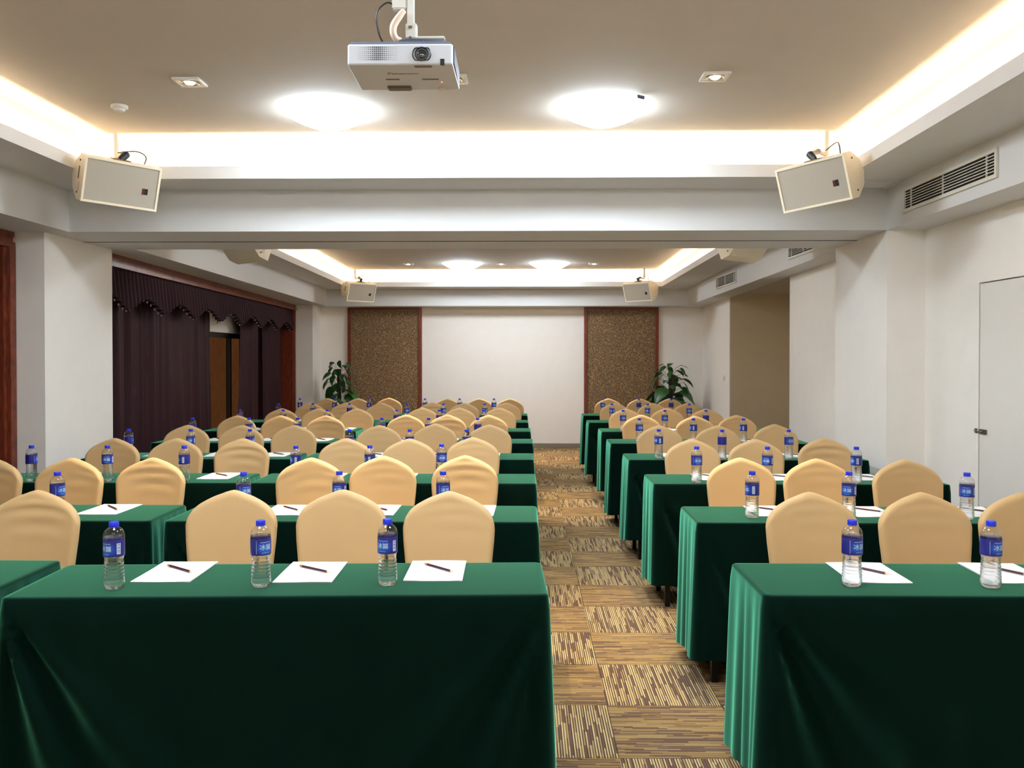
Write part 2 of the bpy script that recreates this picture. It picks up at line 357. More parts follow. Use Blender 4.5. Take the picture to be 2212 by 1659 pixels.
f_outer = (7.05, YB, (XL - .3, XR), (XL - .3, XR)); f_drop = (YM1, 14.2, (-3.42, 2.745), (-3.29, 2.65))
f_lip = (YM1 + .4, 13.8, (-3.0, 2.27), (-2.875, 2.165)); f_rec = (YM1 + .26, 13.95, (-3.08, 2.35), (-2.955, 2.245))
led_f = cove('cove_far', 'ceiling_far', 0, 0, f_outer, f_drop, f_lip, f_rec)
struct(MB().box(XL - .3, XR, 7.025, 7.05, ZD + .03, ZD + .04).box(XL - .3, XR, 7.02, 7.027, ZD, ZD + .04).box(XL - .3, XR, 7.048, 7.055, ZD, ZD + .04).obj('trim_1', 'dark_gap'), 'dark sliding partition track along the underside of the cross beam')
for qs, where in ((led_n, 'near'), (led_f, 'far')):             # led strips lying in the cove troughs
    for k, side in enumerate(('behind the camera' if where == 'near' else 'over the cross beam', 'above the air vents', 'along the cross beam' if where == 'near' else 'above the end wall', 'above the curtains')):
        a, b = Vector(qs[k]), Vector(qs[(k + 1) % 4]); d = (b - a).normalized(); n = Vector((-d.y, d.x, 0)) * .007
        m = MB(); u = Vector((0, 0, .008)); a += d * .02; b -= d * .02
        v = [a - n, a + n, b + n, b - n]; m.add(v + [x + u for x in v], [(0, 1, 2, 3), (4, 7, 6, 5), (0, 4, 5, 1), (1, 5, 6, 2), (2, 6, 7, 3), (3, 7, 4, 0)])
        tag(m.obj('light_strip', 'cove_led'), 'warm glowing strip in the %s room ceiling cove %s' % (where, side), 'light strip', 'cove light strips')

# end-wall panels
for a, b, side in ((-3.0, -1.751, 'left of'), (.977, 2.223, 'right of')):
    pn = struct(MB().box(a + .04, b - .04, YB - .03, YB, .02, 2.34).obj('wall_panel', 'wallpaper_brown'), 'brown crackle wallpaper panel %s the white end wall' % side)
    MB().box(a, a + .05, YB - .06, YB, 0, 2.37).obj('panel_frame', 'wood_red', pn); MB().box(b - .055, b, YB - .06, YB, 0, 2.37).obj('panel_frame', 'wood_red', pn)
    MB().box(a + .05, b - .055, YB - .06, YB, 2.32, 2.37).obj('panel_frame', 'wood_red', pn)

# timber window surrounds on the left
def moulding(m, y0, y1, z0a, z1a, z0b, z1b, x0, x1):            # a rail along Y, stepped in three
    for k in range(3):
        fa, fb = k / 3, (k + 1) / 3; xx = x1 - (.0, .018, .008)[k]
        v = []
        for y, za, zb in ((y0, z0a, z1a), (y1, z0b, z1b)): v += [(x0, y, za + (zb - za) * fa), (xx, y, za + (zb - za) * fa), (xx, y, za + (zb - za) * fb), (x0, y, za + (zb - za) * fb)]
        m.add(v, [(0, 3, 2, 1), (4, 5, 6, 7), (0, 1, 5, 4), (1, 2, 6, 5), (2, 3, 7, 6), (3, 0, 4, 7)])
m = MB(); moulding(m, YM1, 13.96, ZD - .12, ZD, sag(ZD, 13.96) - .085, sag(ZD, 13.96), -4.1, -3.72)
tr2 = struct(m.obj('trim_2', 'wood_red'), 'red-brown timber head rail above the far curtains')
MB().box(-4.1, -3.73, 13.885, 13.96, 0, 2.3, b=.006).box(-4.1, -3.755, 13.86, 13.89, 0, 2.3).obj('trim_post', 'wood_red', tr2)
m = MB(); moulding(m, 2.5, 6.45, ZD - .12, ZD - .002, ZD - .12, ZD - .002, -4.1, -3.843)
tr3 = struct(m.obj('trim_3', 'wood_red'), 'red-brown timber surround of the near window at the left edge')
m = MB().box(-4.1, -3.84, 6.37, 6.455, 0, ZD - .1, b=.006); m.box(-4.1, -3.865, 6.33, 6.372, 0, ZD - .1, b=.004); m.obj('trim_post', 'wood_red', tr3)

# air vents on the right soffit face
def vent(y0, y1, z0, z1, x, label, rz=0., nd=3):
    t_ = thing('air_vent', label, 'air vent', (x, (y0 + y1) / 2, sag((z0 + z1) / 2, (y0 + y1) / 2)), group='air vents on the right soffit'); hw, hh = abs(y1 - y0) / 2, (z1 - z0) / 2; e = .022
    t_.rotation_euler = (0, 0, rz); MB().box(-.014, 0, -hw, hw, hh - e, hh).box(-.014, 0, -hw, hw, -hh, -hh + e).box(-.014, 0, -hw, -hw + e, -hh + e, hh - e).box(-.014, 0, hw - e, hw, -hh + e, hh - e).obj('frame', 'vent_paint', t_)
    MB().box(-.002, 0, -hw + .01, hw - .01, -hh + .01, hh - .01).obj('duct', 'dark_gap', t_)
    for k in range(6):
        z = -hh + e + (2 * hh - 2 * e) * (k + 1) / 7; MB().box(-.013, -.005, -hw + e, hw - e, z - .0023, z + .0023).obj('slat', 'vent_paint', t_)
    for k in range(nd):
        y = (-hw + e) + (2 * hw - 2 * e) * (.08, .53, .92)[k]; MB().box(-.010, -.002, y - .004, y + .004, -hh + e, hh - e).obj('divider', 'vent_paint', t_)
vent(4.95, 6.165, 2.544, 2.714, 2.679, 'white slatted air vent beside the hanging loudspeaker, nearest of the three')
vent(8.0, 9.0, 2.55, 2.715, 2.7305, 'white slatted air vent just beyond the cross beam, mostly hidden', .0142)
vent(11.1, 12.19, 2.55, 2.715, 2.6855, 'small far white slatted air vent above the beige alcove', .0142)

# ceiling access hatches, detectors, wall switch
ht = thing('ceiling_hatch', 'square access hatch in the grey soffit behind the near right loudspeaker', 'hatch', (2.50, 6.27, ZS))
MB().box(-.12, .12, -.11, .11, -.012, -.001, b=.003).obj('panel', 'soffit_paint', ht); MB().box(-.14, .14, -.13, -.12, -.02, 0).box(-.14, .14, .12, .13, -.02, 0).box(-.14, -.13, -.12, .12, -.02, 0).box(.13, .14, -.12, .12, -.02, 0).obj('frame', 'soffit_paint', ht)
for x, y, lb in ((-2.50, 5.29, 'small white round smoke detector on the ceiling above the near left loudspeaker'),):
    d = thing('smoke_detector', lb, 'detector', (x, y, ZC), group='ceiling detectors')
    MB().lathe([(.05, 0), (.05, -.012), (.042, -.02)], 24).obj('base', 'detector_white', d, 40); MB().lathe([(.036, -.02), (.03, -.034), (.012, -.04)], 20).obj('sensor', 'detector_white', d, 40)
sw = thing('light_switch', 'small white switch plate on the far right wall near the alcove', 'switch', (XR, 12.95, 1.21))
MB().box(-.009, 0, -.043, .043, -.043, .043, b=.003).obj('plate', 'switch_white', sw); MB().box(-.013, -.009, -.018, .018, -.03, .03, b=.002).obj('rocker', 'switch_white', sw)

# ------------------------------------------------------------------ lamps
dome_me = MB().lathe([(.306, -.001), (.298, -.008), (.272, -.024), (.232, -.047), (.18, -.073), (.12, -.098), (.06, -.115), (.001, -.122)], 48, cap=False).mesh('glass_dome', 'dome_light', True)
dome_far_me = dome_me.copy(); dome_far_me.materials[0] = M['dome_light_far']
ring_me = MB().lathe([(.300, 0), (.301, -.004), (.300, -.008), (.292, -.008), (.29, 0)], 48).mesh('rim', 'white_metal', 40)
for x, y, lb in ((-1.241, 5.41, 'glowing white dome lamp on the near ceiling, left of the pair'), (.476, 5.375, 'glowing white dome lamp on the near ceiling, right of the pair'),
                 (-1.24, 2.7, 'added unseen dome lamp on the near ceiling just above the frame, left one'), (.48, 2.7, 'added unseen dome lamp on the near ceiling just above the frame, right one'),  # pair added to brighten the near walls and chair fronts
                 (-1.24, -.1, 'white dome lamp on the near ceiling behind the camera, left one'), (.48, -.1, 'white dome lamp on the near ceiling behind the camera, right one'),
                 (-.955, 13.0, 'small far dome lamp glowing below the beam, left of the pair'), (.355, 13.0, 'small far dome lamp glowing below the beam, right of the pair'),
                 (-1.2, 8.9, 'unseen dome lamp added just beyond the cross beam, left one'), (.48, 8.9, 'unseen dome lamp added just beyond the cross beam, right one')):  # last pair, out of sight, added to light the far room walls
    l = thing('dome_lamp', lb, 'ceiling lamp', (x, y, sag(ZC, y)), group='dome ceiling lamps'); place('glass_dome', dome_me if y < 7 else dome_far_me, l); place('rim', ring_me, l)
    if x == .476: MB().box(-.03, .03, -.006, .006, -.026, -.006, b=.003).obj('clip', 'slate_plastic', l, False, (.2, -.262, 0), (0, 0, R(38)))
fr_me = MB().box(-.075, .075, -.075, -.058, -.014, 0, b=.003).box(-.075, .075, .058, .075, -.014, 0, b=.003).box(-.075, -.058, -.058, .058, -.014, 0, b=.003).box(.058, .075, -.058, .058, -.014, 0, b=.003).mesh('frame', 'white_metal')
rf_me = MB().lathe([(.052, -.004), (.05, -.012), (.044, -.014), (.03, -.006)], 24).mesh('reflector', 'steel', 40)
bb_me = MB().lathe([(.001, -.022), (.02, -.018), (.03, -.008), (.03, -.002)], 16).mesh('bulb', 'bulb_light', True)
for x, y, lb in ((-1.883, 4.826, 'lit square downlight on the near ceiling, left of the projector'), (1.039, 4.778, 'lit square downlight on the near ceiling, right of the projector'),
                 (-.40, 4.8, 'lit square downlight half hidden behind the projector'), (1.04, .9, 'square downlight behind the camera, right side'), (-1.88, .9, 'square downlight behind the camera, left side'),
                 (-1.77, 13.0, 'tiny far downlight left of both far dome lamps'), (-.37, 13.0, 'tiny far downlight between the two far dome lamps'), (1.02, 13.0, 'tiny far downlight right of both far dome lamps'),
                 (-1.8, 8.9, 'downlight hidden beyond the beam, left'), (-.37, 8.9, 'downlight hidden beyond the beam, middle'), (1.02, 8.9, 'downlight hidden beyond the beam, right')):
    l = thing('downlight', lb, 'downlight', (x, y, sag(ZC, y)), group='square ceiling downlights'); place('frame', fr_me, l); place('reflector', rf_me, l); place('bulb', bb_me, l)
    sd = bpy.data.lights.new('spot_beam', 'SPOT'); sd.energy = SPOT; sd.color = HALO; sd.spot_size = R(52); sd.spot_blend = .6; sd.shadow_soft_size = .03
    so = bpy.data.objects.new('spot_beam', sd); COL.objects.link(so); so.parent = l; so.location = (0, 0, -.045)

# ------------------------------------------------------------------ curtains
XC = -3.96
def curtain(name, y0, y1, ztop, zbot, label, period, amp, seed, lean=None, xo=0.):
    rnd = random.Random(seed); ph = [rnd.uniform(0, 6.28) for _ in range(5)]; n = int((y1 - y0) / .012)
    def fn(u, v):
        y = y0 + (y1 - y0) * u; z = ztop + (zbot - ztop) * v
        w_ = 2 * pi * y / period + 1.1 * sin(2 * pi * y / 1.3 + ph[0]) + .5 * v * sin(7 * y + ph[1])
        am = amp * (.55 + .45 * sin(2 * pi * y / 1.1 + ph[2])) * (.75 + .35 * v)
        x = XC + xo + am * (2 * abs(sin(w_ / 2)) - 1.2) + .010 * sin(3 * w_ + ph[3])
        if lean: y += lean(u, v)
        return (x, y, z)
    return tag(MB().grid(fn, n, 14).obj(name, 'curtain_plum', None, True), label, 'curtain', 'plum curtains')
curtain('curtain', 7.56, 8.93, 2.3, .02, 'dark plum curtain in deep folds beside the near left column', .29, .10, 1)
curtain('curtain', 8.91, 10.66, 2.3, .02, 'flatter plum curtain panel just left of the window gap', .62, .035, 2, lean=lambda u, v: .12 * u * v * v, xo=.03)
curtain('curtain', 11.95, 12.66, 2.3, .02, 'plum curtain swept aside just right of the window gap', .36, .09, 5, lean=lambda u, v: -.2 * (1 - u) * sin(min(v, .9) / .9 * pi / 2) * v)
curtain('curtain', 12.7, 13.84, 2.3, .02, 'plum curtain at the far end beside the timber post', .30, .095, 7)
curtain('curtain', 3.4, 6.33, ZD - .13, .02, 'plum curtain of the near window at the left edge', .18, .045, 9, xo=-.06)
va = thing('valance', 'scalloped plum valance with beaded fringe above the far curtains', 'valance', (0, 0, 0))
def scal(y):                                                   # hem height of the valance
    k = ((y - 8.91) / .823) % 1.0; return 1.968 - .003 * (y - 9) + .125 * (sin(pi * k) ** 1.6)
def valx(y, v): return XC + .19 + .036 * sin(2 * pi * y / .082 + .8 * sin(y * 3)) * (.35 + .65 * v) + .012 * v
def vfn(u, v):
    y = 7.56 + 6.29 * u; zt = sag(ZD, y) - .09; zb = scal(y) - .02 * v * sin(2 * pi * y / .082) * 0; return (valx(y, v), y, zt + (zb - zt) * v)
MB().grid(vfn, 620, 10).obj('pleated_cloth', 'curtain_plum', va, True)
m = MB(); y = 7.6
while y < 13.85:
    z = scal(y); x = valx(y, 1) + .004; m.lathe([(.002, 0), (.008, -.006), (.009, -.014), (.005, -.022), (.001, -.024)], 6, c=(x, y, z)); y += .082
tag(m.obj('bead_fringe', 'bead_gold', va), kind='stuff')

# ------------------------------------------------------------------ ordinal words for labels
ORD = ['first', 'second', 'third', 'fourth', 'fifth', 'sixth', 'seventh', 'eighth']
def rowp(k): return 'row nearest the camera' if k == 0 else '%s row from the camera' % ORD[k]
def seatp(side, i): return '%s seat %s of the aisle' % (ORD[i], side)

# ------------------------------------------------------------------ tables and cloths
TOP = .755
ROWY = [3.235 + 1.227 * k for k in range(8)]                    # far edge of each table row
LEND = [.065, .056, .064, .060, .063, .05, .028, .02]; REND = [.765, .795, .775, .772, .757, .782, .74, .757]
def cloth(hw, hd, seed, front_hem, corner):
    rnd = random.Random(seed); ph = [rnd.uniform(0, 6.28) for _ in range(12)]; r = .028; P = []
    def seg(a, b, n): return [a + (b - a) * k / n for k in range(n)]
    nl, ns = 70, 26
    P += [(x, -hd, 0, -1, 'f') for x in seg(-hw + r, hw - r, nl)] + [(hw - r + r * sin(a), -hd + r - r * cos(a), sin(a), -cos(a), 'c') for a in seg(0, pi / 2, 6)]
    P += [(hw, y, 1, 0, 'e') for y in seg(-hd + r, hd - r, ns)] + [(hw - r + r * cos(a), hd - r + r * sin(a), cos(a), sin(a), 'c') for a in seg(0, pi / 2, 6)]
    P += [(x, hd, 0, 1, 'f') for x in seg(hw - r, -hw + r, nl)] + [(-hw + r - r * sin(a), hd - r + r * cos(a), -sin(a), cos(a), 'c') for a in seg(0, pi / 2, 6)]
    P += [(-hw, y, -1, 0, 'e') for y in seg(hd - r, -hd + r, ns)] + [(-hw + r - r * cos(a), -hd + r - r * sin(a), -cos(a), -sin(a), 'c') for a in seg(0, pi / 2, 6)]
    L = []
    for ins, dz in ((.02, 0), (.006, -.0012), (.0015, -.005), (0, -.012)): L.append([(x - nx * ins, y - ny * ins, TOP + dz) for x, y, nx, ny, s in P])
    NT_ = 16
    for j in range(1, NT_ + 1):
        t_ = j / NT_; ring = []
        for x, y, nx, ny, s in P:
            hem = .065 + front_hem * (.5 - .5 * y / hd) + .012 * sin(5 * x + ph[0]) + .008 * sin(11 * y + ph[1]); z = TOP - .012 - (TOP - .012 - hem) * t_
            cx, cy = hw - abs(x), hd - abs(y); c = cx + cy; sd = (0 if x < 0 else 1) + (0 if y < 0 else 2); h = t_ * (TOP - hem)
            o = .003 + .016 * t_ + .006 * t_ * sin(4.2 * x + ph[2] + 3 * y)
            o += .008 * exp(-c / .09) * t_ ** .6
            if s == 'e': o *= .75
            if s == 'e' or s == 'c':
                o += .0055 * (t_ ** .45) * sin(2 * pi * (y + .12 * sin(3 * y + ph[4])) / .118 + ph[3] + sd) * (1 if s == 'e' else .4) + .006 * t_ * sin(2 * pi * y / .3 + ph[5])
            if s == 'f':
                th = math.atan2(cx + .01, h + .03); am = corner * (1 if x < 0 else .6)
                o += am * .026 * sin(th * 17 + ph[6 + sd]) * exp(-((th - .42) / .33) ** 2) * min(1, h / .15) * exp(-cx / .7)
                o += .009 * t_ * sin(2 * pi * x / .52 + ph[10]) + .004 * t_ * sin(2 * pi * x / .19 + ph[11])
            ring.append((x + nx * o, y + ny * o, z))
        L.append(ring)
    m = MB(); m.loops(L); n = len(P); m.f.append(tuple(range(n))); m.mi.append(0); return m.mesh('tablecloth', 'velvet_green', True)
cl = {}
for key, hw in (('l', .8775), ('o', .81), ('r', .895)):
    for sd in range(3): cl[key, sd] = cloth(hw, .229, 10 * ord(key) + sd, .075, 1.1 if sd else 1.5)
def folding_table(hw, label, loc, rz):
    t_ = thing('folding_table', label, 'table', loc, (0, 0, rz), 'tables hidden under the green cloths'); MB().box(-hw + .03, hw - .03, -.205, .205, .715, .75, b=.004).obj('tabletop', 'table_board', t_)
    for sx in (-1, 1):
        for sy in (-1, 1): MB().box(sx * (hw - .09) - .015, sx * (hw - .09) + .015, sy * .18 - .015, sy * .18 + .015, 0, .715).obj('leg', 'leg_metal', t_)
    return t_
tabs = {}
for k in range(8):
    yc = ROWY[k] - .229
    for key, x0, x1, lb in (('l', LEND[k] - 1.755, LEND[k], 'table left of the aisle'), ('o', LEND[k] - 1.818 - 1.62, LEND[k] - 1.818, 'outermost left table'), ('r', REND[k], REND[k] + 1.79, 'table right of the aisle')):
        rz = R(2.2) if (k, key) == (0, 'l') else 0.0; xc = (x0 + x1) / 2; hw = {'l': .8775, 'o': .81, 'r': .895}[key]; y = yc
        if rz: y = yc - .034; xc += .002
        tag(place('tablecloth', cl[key, k % 3], None, (xc, y, 0), (0, 0, rz)), 'dark green cloth on the %s, %s' % (lb, rowp(k)), 'tablecloth', 'green tablecloths')
        if (key, 'p') not in tabs: tabs[key, 'p'] = proto(folding_table(hw, '', (0, 0, 0), 0)); o = tabs[key, 'p']
        else: o = copy_tree(tabs[key, 'p'])
        o.location = (xc, y, 0); o.rotation_euler = (0, 0, rz); o['label'] = 'folding table beneath its cloth, the %s, %s' % (lb, rowp(k))

# ------------------------------------------------------------------ chairs
GT = [(0, 0), (.05, .006), (.15, .04), (.28, .10), (.4, .15), (.55, .235), (.7, .335), (.8, .425), (.88, .53), (.94, .66), (.98, .82), (1, 1)]
WT = [(.40, .163), (.52, .176), (.62, .187), (.72, .197), (.79, .201), (.95, .201)]
def backrest(var):
    zb, top, drop = .40, .935, .165
    rnd = random.Random(var * 7 + 3); ph = [rnd.uniform(-1, 1) for _ in range(6)]; A = (0.0006, .0016, .0050, .0030)[var]
    def side(sg):
        def fn(u_, v):
            u = sin((u_ * 2 - 1) * pi / 2); v = 1 - (1 - v) ** 1.7; T = top - drop * lerp(GT, abs(u)); z = zb + (T - zb) * v; w_ = lerp(WT, z); x = u * w_
            d = min((1 - abs(u)) * w_ * 1.1, (1 - v) * (T - zb)); q = min(d / .026, 1); th = .027 * sqrt(max(0, 1 - (1 - q) ** 2))
            y = sg * th - .022 * u * u + (z - .45) * .10
            if sg < 0:
                zt = top - z - .05 * u * u; cv = zt + .10 * u * (ph[0] * .6) + .3 * x * x
                wr = sin(2 * pi * cv / .058 + ph[1] * 3) * exp(-((zt - .06) / .04) ** 2) * (.55 + .45 * sin(3.2 * u + ph[4] * 3)) + .8 * sin(2 * pi * (cv + .02 * ph[2]) / .085 + ph[3] * 3) * exp(-((zt - .15) / .06) ** 2) * max(0, 1 - 2.2 * (u - .3 * ph[5]) ** 2)
                y -= A * wr * q * max(0, 1 - abs(u) ** 4)
            return (x, y, z)
        return fn
    m = MB().grid(side(-1), 36, 34); m.grid(side(1), 36, 34); me = m.mesh('backrest', 'spandex_gold', True)
    bm = bmesh.new(); bm.from_mesh(me); bmesh.ops.remove_doubles(bm, verts=bm.verts, dist=.0008); bmesh.ops.recalc_face_normals(bm, faces=bm.faces); bm.to_mesh(me); bm.free(); return me
backs = [backrest(v) for v in range(4)]
seat_me = MB().box(-.205, .205, -.185, .19, .405, .475, b=.022).mesh('seat', 'spandex_gold', True)
def skirt():
    n = 48
    def pt(k, t_):
        a = 2 * pi * k / n; sx, sy = cos(a), sin(a); q = max(abs(sx), abs(sy)); ex, ey = sx / q, sy / q
        edge = 1 - min(abs(ex), abs(ey)); zb = .01 + .27 * (1 - (1 - edge) ** 2) if True else 0
        z = .42 + (zb - .42) * t_; g = 1 - .06 * t_ * edge; return (ex * .20 * g, .002 + ey * .183 * g, z)
    return MB().loops([[pt(k, j / 6) for k in range(n)] for j in range(7)]).mesh('skirt', 'spandex_gold', True)
skirt_me = skirt(); leg_me = MB().lathe([(.012, 0), (.014, .02), (.012, .41)], 10).mesh('leg', 'leg_metal', 40)
protos = []
def chair(var):
    c = thing('covered_chair', 'x', 'chair', group='gold covered chairs at the tables')
    place('backrest', backs[var], c, (0, .205, 0)); place('seat', seat_me, c); place('skirt', skirt_me, c)
    for sx in (-1, 1):
        for sy in (-.16, .165): place('leg', leg_me, c, (sx * .175, sy, 0))
    return c
CH = {0: ([(972, 1061), (743, 1057), (508, 1058), (85, 1060)], [(1750, 1066), (1992, 1066), (2204, 1065)]),
      1: ([(1005, 983), (831, 984), (674, 988), (333, 988), (155, 989), (-18, 988)], [(1597, 988), (1763, 990), (1955, 992)]),
      2: ([(1020, 944), (884, 950), (748, 946), (527, 948), (384, 954), (247, 952)], [(1495, 952), (1629, 952), (1780, 945)]),
      3: ([(1056, 917), (939, 915), (821, 921), (636, 918), (523, 921), (408, 921)], [(1425, 919), (1548, 922), (1674, 915)]),
      4: ([(1056, 896), (967, 894), (877, 894), (706, 897), (608, 897), (515, 897)], [(1386, 895), (1500, 901), (1590, 896)]),
      5: ([(1078, 880), (992, 880), (912, 880), (771, 882), (690, 887), (608, 884)], [(1352, 883), (1440, 881), (1524, 886)]),
      6: ([(1094, 870), (1003, 873), (934, 867), (824, 874), (747, 873), (670, 871)], [(1329, 876), (1408, 873), (1486, 870)]),
      7: ([(1102, 861), (1035, 864), (967, 863), (840, 859), (774, 864), (707, 861)], [(1313, 862), (1382, 863), (1447, 863)])}
WR = {(0, 'left'): '100203', (1, 'left'): '213232', (2, 'left'): '101201', (3, 'left'): '001010', (4, 'left'): '321231', (5, 'left'): '111102', (6, 'left'): '102121', (7, 'left'): '110101',
      (0, 'right'): '110', (1, 'right'): '011', (2, 'right'): '002', (3, 'right'): '010', (4, 'right'): '131', (5, 'right'): '113', (6, 'right'): '111', (7, 'right'): '010'}
cp = {}; rn = random.Random(5)
for k in range(8):
    for si, side in enumerate(('left', 'right')):
        for i, (px, py) in enumerate(CH[k][si]):
            var = int(WR[k, side][i]); Yt = ROWY[k] + .60; p = atY(px, py, Yt)
            dz = p.z - .935; Yt = Yt + max(-.05, min(.12, dz * Yt / (CZ - .935))); p = atY(px, py, Yt)   # further back chairs show a little higher
            lb = 'gold stretch-covered chair, %s, %s' % (seatp(side, i), rowp(k))
            if var not in cp: o = cp[var] = proto(chair(var))
            else: o = copy_tree(cp[var])
            o.location = (p.x, p.y - .255, 0); o.rotation_euler = (0, 0, R(rn.uniform(-1.5, 1.5))); o['label'] = lb

# ------------------------------------------------------------------ water bottles
def bottle():
    b = thing('water_bottle', 'x', 'bottle', group='water bottles on the tables')
    prof = [(.012, .004), (.024, .001), (.0305, .005), (.0325, .014), (.0328, .024)]
    for k in range(5): z = .030 + k * .0115; r0 = .0328 - .0006 * k; prof += [(r0, z), (r0 - .0013, z + .0035), (r0 - .0013, z + .005), (r0, z + .0085)]
    prof += [(.0296, .090), (.0290, .096), (.0298, .102), (.0318, .109), (.0328, .112), (.0328, .164), (.0334, .167), (.0334, .177), (.0318, .186), (.028, .194), (.022, .2005), (.0165, .2045), (.0138, .2065), (.0138, .210)]
    def rad(r, z, a): return r * (1 - (.10 * max(0, sin(5 * a)) * max(0, 1 - z / .016) if z < .016 else 0))
    MB().lathe(prof, 30, rad=rad, cap=False).obj('bottle_body', 'pet_clear', b, True)
    wp = [(max(.001, r - .0007), z + (.0006 if z < .01 else 0)) for r, z in prof if z < .168] + [(.0326, .173), (.001, .1732)]
    MB().lathe([(.001, wp[0][1])] + wp, 30, rad=rad).obj('water', 'water', b, 50)
    cap = MB().lathe([(.0152, .2075), (.0156, .209), (.0156, .2205), (.0145, .2225), (.001, .2225)], 30, rad=lambda r, z, a: r + (.0003 * sin(30 * a / 1.0) if r > .015 else 0)).obj('cap', 'cap_blue', b, 40)
    MB().lathe([(.0148, .2045), (.0156, .205), (.0156, .2068), (.0148, .207)], 24, cap=False).obj('cap_ring', 'cap_blue', b, 40)
    R0 = .0334; la = MB().lathe([(R0, .1105), (R0 + .0002, .112), (R0 + .0002, .164), (R0, .1655)], 40, cap=False).obj('label', 'label_blue', b, True)
    def wrap(x, z, r=R0 + .0007): a = x / R0; return (r * sin(a), -r * cos(a), z)
    m = MB(); vs_, fs_ = text_mesh('冰露', .0205); m.add([wrap(v.x, .137 + v.y) for v in vs_], fs_)
    for j in range(7): x = -.017 + j * .005; m.grid(lambda u, v, x=x: wrap(x + .0036 * u, .1535 + .0016 * v), 2, 1)
    for j in range(5): x = -.012 + j * .005; m.grid(lambda u, v, x=x: wrap(x + .0036 * u, .1185 + .0012 * v), 2, 1)
    m.grid(lambda u, v: wrap(-.031 + .0008 * u, .116 + .043 * v), 1, 1)
    m.obj('lettering', 'print_white', la)
    m = MB().grid(lambda u, v: wrap(.036 + .013 * u, .119 + .036 * v, R0 + .0006), 6, 1)
    for j in range(9): m.grid(lambda u, v, j=j: wrap(.0375 + .010 * u, .122 + j * .0036 + (.0006 + .0007 * (j % 3)) * v, R0 + .0011), 5, 1, mi=1)
    m.obj('barcode', ['print_white', 'print_ink'], la)
    return proto(b)
# (cap pixel, seat number, turn of the label in degrees or None)
BT = {0: ([(837, 1121, 0, -30), (563, 1124, 1, 28), (246, 1127, 2, -48)], [(1841, 1123, 0, 42), (2141, 1125, 1, 48)]),
      1: ([(957, 1018, 0, 20), (733, 1018, 1, -18), (526, 1021, 2, 25), (124, 1020, 4, 40)], [(1625, 1018, 0, -62), (1834, 1019, 1, -15), (2089, 1021, 2, -5)]),
      2: ([(954, 959, 0, 5), (799, 962, 1, -80), (639, 963, 2, -75), (398, 963, 3, -85), (232, 962, 4, -10), (68, 962, 5, 80)], [(1505, 966, 0, 15), (1658, 966, 1, -15), (1850, 965, 2, -60)]),
      3: ([(1008, 928, 0, None), (885, 929, 1, None), (755, 929, 2, None), (540, 928, 3, 60), (412, 929, 4, -20), (278, 928, 5, 90)], [(1423, 927, 0, -55), (1560, 928, 1, 120), (1704, 928, 2, 30)]),
      4: ([(1032, 904, 0, None), (926, 905, 1, None), (825, 905, 2, None), (643, 905, 3, None), (538, 905, 4, None), (416, 904, 5, None)], [(1381, 904, 0, 20), (1498, 904, 1, -70), (1606, 904, 2, -75)]),
      5: ([(1045, 886, 0, None), (949, 886, 1, None), (857, 886, 2, None), (707, 886, 3, None), (612, 886, 4, None), (518, 886, 5, None)], [(1346, 888, 0, 10), (1436, 887, 1, 12), (1525, 888, 2, 100)]),
      6: ([(1047, 872, 0, None), (958, 873, 1, None), (879, 873, 2, 0), (755, 871, 3, None), (676, 871, 4, None), (601, 871, 5, None)], [(1322, 872, 0, -30), (1399, 872, 1, -20), (1489, 873, 2, 0)]),
      7: ([(1067, 862, 0, None), (993, 862, 1, None), (918, 862, 2, None), (797, 863, 3, None), (723, 863, 4, None), (648, 863, 5, None)], [(1302, 862, 0, 5), (1380, 863, 1, 90), (1450, 863, 2, 100)])}
bp = bottle(); first = True; seats = []
for k in range(8):
    for si, side in enumerate(('left', 'right')):
        for px, py, seat, turn in BT[k][si]:
            p = atZ(px, py, TOP + .2225); y = max(ROWY[k] - .40, min(ROWY[k] - .2, p.y)); x = p.x * y / p.y
            if turn is None: turn = rn.uniform(-110, 110)
            o = bp if first else copy_tree(bp); first = False
            o.location = (x, y, TOP); o.rotation_euler = (0, 0, R(turn) - math.atan2(x, y)); o['label'] = 'blue-labelled water bottle at %s, %s' % (seatp(side, seat), rowp(k)); seats.append((k, side, seat, x, y))

# ------------------------------------------------------------------ paper sheets and pencils
paper_me = []
for sd in range(3):
    rr = random.Random(sd); a, b = rr.uniform(0, 6), rr.uniform(0, 6)
    def pf(u, v, o=0.): return (-.101 + .202 * u, -.146 + .292 * v, .0012 + .0012 * (1 + sin(5 * u + a) * sin(4 * v + b)) + o)
    m = MB().grid(pf, 6, 8); m.grid(lambda u, v: (*pf(u, v)[:2], 0.0), 1, 1); paper_me.append(m.mesh('paper_sheet', 'paper_white', True))
pc = thing('pencil', 'x', 'pencil', group='pencils on the paper sheets')
MB().tube([(0, -.062, .0042), (0, .072, .0042)], .0042, 6).obj('shaft', 'pencil_paint', pc); MB().tube([(0, -.085, .0042), (0, -.078, .0042), (0, -.062, .0042)], [.0004, .0016, .0041], 6).obj('tip', 'pencil_wood', pc, 40)
MB().tube([(0, .072, .0042), (0, .086, .0042)], .0043, 8).obj('end_cap', 'pencil_gold', pc, 40); proto(pc); first = True
PX = {(0, 'left', 2): (-1.25, 3.058, 8), (0, 'left', 1): (-.765, 3.062, 10), (0, 'left', 0): (-.322, 3.088, 0), (0, 'right', 0): (1.215, 3.085, -7), (0, 'right', 1): (1.70, 3.085, -12)}
